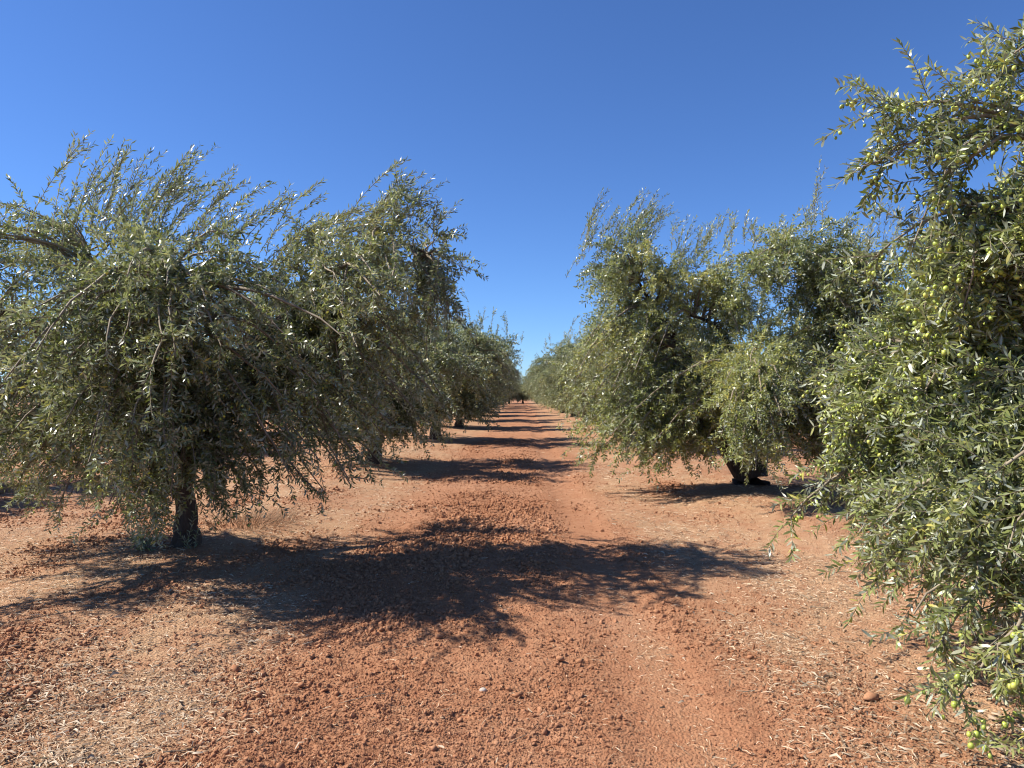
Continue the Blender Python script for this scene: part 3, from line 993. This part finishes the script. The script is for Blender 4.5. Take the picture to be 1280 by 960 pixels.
# ------------------------------------------------------------------ the kinds used down the rows
def generic(seed, s=1.0):
    rg = np.random.default_rng(seed)
    limbs, lobes, spr_ = [], [], []
    for k in range(5):
        a = k * 6.283 / 5 + rg.uniform(-.3, .3)
        c, s_ = math.cos(a), math.sin(a)
        r = rg.uniform(1.1, 1.5)
        z = rg.uniform(2.3, 2.9)
        limbs.append(([(0, 0, .8), (c * .35, s_ * .35, 1.3), (c * .8, s_ * .8, 1.9), (c * r, s_ * r, z)], (0.11, 0.08, 0.05, 0.025)))
        lobes.append((c * 1.6, s_ * 1.6, rg.uniform(2.1, 2.6), 1.15, 1.15, 1.05, 38))
        a += 0.6
        c, s_ = math.cos(a), math.sin(a)
        lobes.append((c * 0.95, s_ * 0.95, rg.uniform(0.9, 1.1), 0.9, 0.9, 0.7, 32))
        spr_.append((c * 1.2, s_ * 1.2, 3.1, 9, 0.6, 0.5, 0.4))
    lobes.append((0, 0, 3.0, 1.1, 1.1, 0.7, 24))
    lobes.append((0, 0, 1.7, 1.3, 1.3, 0.9, 30))
    spr_.append((0, 0, 3.4, 16, 0.7, 0.5, 0.45))
    return make_tree(seed, ([(0, 0, -0.1), (0.03, 0, .3), (0.0, 0, .6), (0.02, 0, .95)], (0.19, 0.15, 0.13, 0.12)), limbs, lobes, twigs=11, twig_tubes=False,
                     sprouts=spr_, leaf=(0.062, 0.085), width=0.021, spacing=0.028)



def put(src, x, y, rz, sc, label, group):
    return copy_tree(src, (x, y, gh(x, y) - 0.03), rz, sc, label, group)


g1 = build_tree(generic(51), (-3.12, 15.3, gh(-3.12, 15.3) - 0.03), 'second olive tree of the left row, its bare lit trunk foot behind hanging leaves', seed=4)
g2 = build_tree(generic(64), (3.5, 20.1, gh(3.5, 20.1) - 0.03), 'olive tree half hidden behind the left side of the big forked tree', seed=5)
rs = random.Random(5)
GL, GR = 'olive trees far down the left row', 'olive trees far down the right row'
named = {(-1, 31.7): 'third olive tree beyond the near left one, just past the dense dark one', (-1, 39.9): 'fourth olive tree beyond the near left one, small in the merging row',
         (1, 36.5): 'olive tree next beyond the one leaning into the track on the right', (1, 44.7): 'pale olive tree second beyond the leaning one on the right',
         (-1, 23.5): 'dense dark olive tree whose low skirt ends the left row beside the banded shadows',
         (1, 28.3): 'olive tree leaning furthest into the track from the right row in the distance'}
y = 23.5
k = 0
while y < 93:
    x = -2.78 + rs.uniform(-.12, .12)
    put((g2, g1)[k % 2], x, y, rs.uniform(0, 6.28), rs.uniform(1.08, 1.16), named.get((-1, y), 'far olive tree, one of many merging down the left row'), None if (-1, y) in named else GL)
    y = round(y + 8.2, 2)
    k += 1
y = 28.3
k = 0
while y < 93:
    put((g1, g2)[k % 2], 3.2 + rs.uniform(-.15, .15), y, rs.uniform(0, 6.28), rs.uniform(1.04, 1.14), named.get((1, y), 'far olive tree, one of many merging down the right row'), None if (1, y) in named else GR)
    y = round(y + 8.2, 2)
    k += 1
# trees that close the row end, and the next rows on either side seen through the gaps
for x in (-3.4, -1.5, 0.4, 2.3):
    put((g1, g2)[int(x) % 2], x, 101 + rs.uniform(-2, 2), rs.uniform(0, 6.28), 0.9, 'tiny far olive tree closing the end of the track', 'olive trees closing the end of the track')
for j, y in enumerate((11.2, 19.4, 27.6, 35.8)):
    put((g2, g1)[j % 2], -10.4, y, rs.uniform(0, 6.28), 1.0, ('olive tree of the next row behind the leaves at the left edge', 'olive tree of the next row glimpsed just left of the near trunk', 'olive tree of the next row glimpsed just right of the near trunk', 'farthest olive tree of the next row glimpsed through the left leaves')[j], 'olive trees of the row behind on the left')
for j, y in enumerate((16.0, 24.2)):
    put((g1, g2)[j % 2], 10.6, y, rs.uniform(0, 6.28), 1.0, ('olive tree of the next row showing above the fruit-laden right tree', 'olive tree of the next row behind the forked tree')[j], 'olive trees of the row behind on the right')


o = link('fallen_twigs', tri_mesh('fallen_twigs', *fallen_twigs(420, np.random.default_rng(77)), M_TWIG, True), kind='stuff')
o['label'] = 'thin dry prunings and fallen twigs in the litter'
# ------------------------------------------------------------------ dry grass and suckers
def tuft(x, y, n, r, h, seed, label, lean=0.5):
    rg = np.random.default_rng(seed)
    a = rg.random(n) * 6.283
    rr = r * rg.random(n) ** 0.7
    p0 = np.stack([rr * np.cos(a), rr * np.sin(a), np.zeros(n)], -1)
    d = norm(np.stack([np.cos(a) * lean * rg.random(n) + 0.15, np.sin(a) * lean * rg.random(n), np.ones(n)], -1))
    P = grow(p0, d, h * rg.uniform(0.4, 1.1, n), 6, np.full(n, 2.6), 0.6, rg, 0.15)
    v, f = tubes(P, np.linspace(0.0032, 0.0009, 6)[None] * np.ones((n, 1)), 3)
    o = link('dry_grass_tuft', tri_mesh('dry_grass_tuft', v, f, M_STRAW, True, {'tone': np.repeat(rg.random(n) * 0.3, 18)}))
    o.location = (x, y, gh(x, y) - 0.01)
    o['label'], o['category'] = label, 'grass tuft'
    return o


tuft(-3.1, 8.3, 300, 0.5, 0.24, 1, 'brown tuft of dry grass behind the foot of the left trunk', 1.3)


def shoot(x, y, n, h, seed, label):
    rg = np.random.default_rng(seed)
    t = link('olive_sucker', None)
    t.location = (x, y, gh(x, y) - 0.01)
    t['label'], t['category'] = label, 'plant'
    p0 = rg.normal(0, 0.05, (n, 3)) * np.array([1, 1, 0])
    d = norm(np.stack([rg.normal(0, .5, n), rg.normal(0, .5, n), np.ones(n)], -1))
    L = h * rg.uniform(0.5, 1.1, n)
    P = grow(p0, d, L, 8, np.full(n, 0.8), 0.2, rg, 0.1)
    link('stem', tri_mesh('stem', *tubes(P, np.linspace(0.005, 0.0015, 8)[None] * np.ones((n, 1)), 4), M_TWIG, True), t)
    B, D, N, I = leaves_on(P, L, 0.022, rg, 0.9, 0.4)
    m = len(B)
    link('foliage', leaf_mesh(B, D, N, rg.uniform(.04, .06, m), np.full(m, 0.012), np.clip(rg.normal(.5, .2, m), 0, 1), True, rg), t, kind='stuff')


shoot(-3.62, 6.9, 12, 0.36, 4, 'small grey-green sucker sprouting left of the left tree trunk')
shoot(-3.2, 6.85, 3, 0.42, 6, 'thin leafy sucker in front of the left tree trunk')
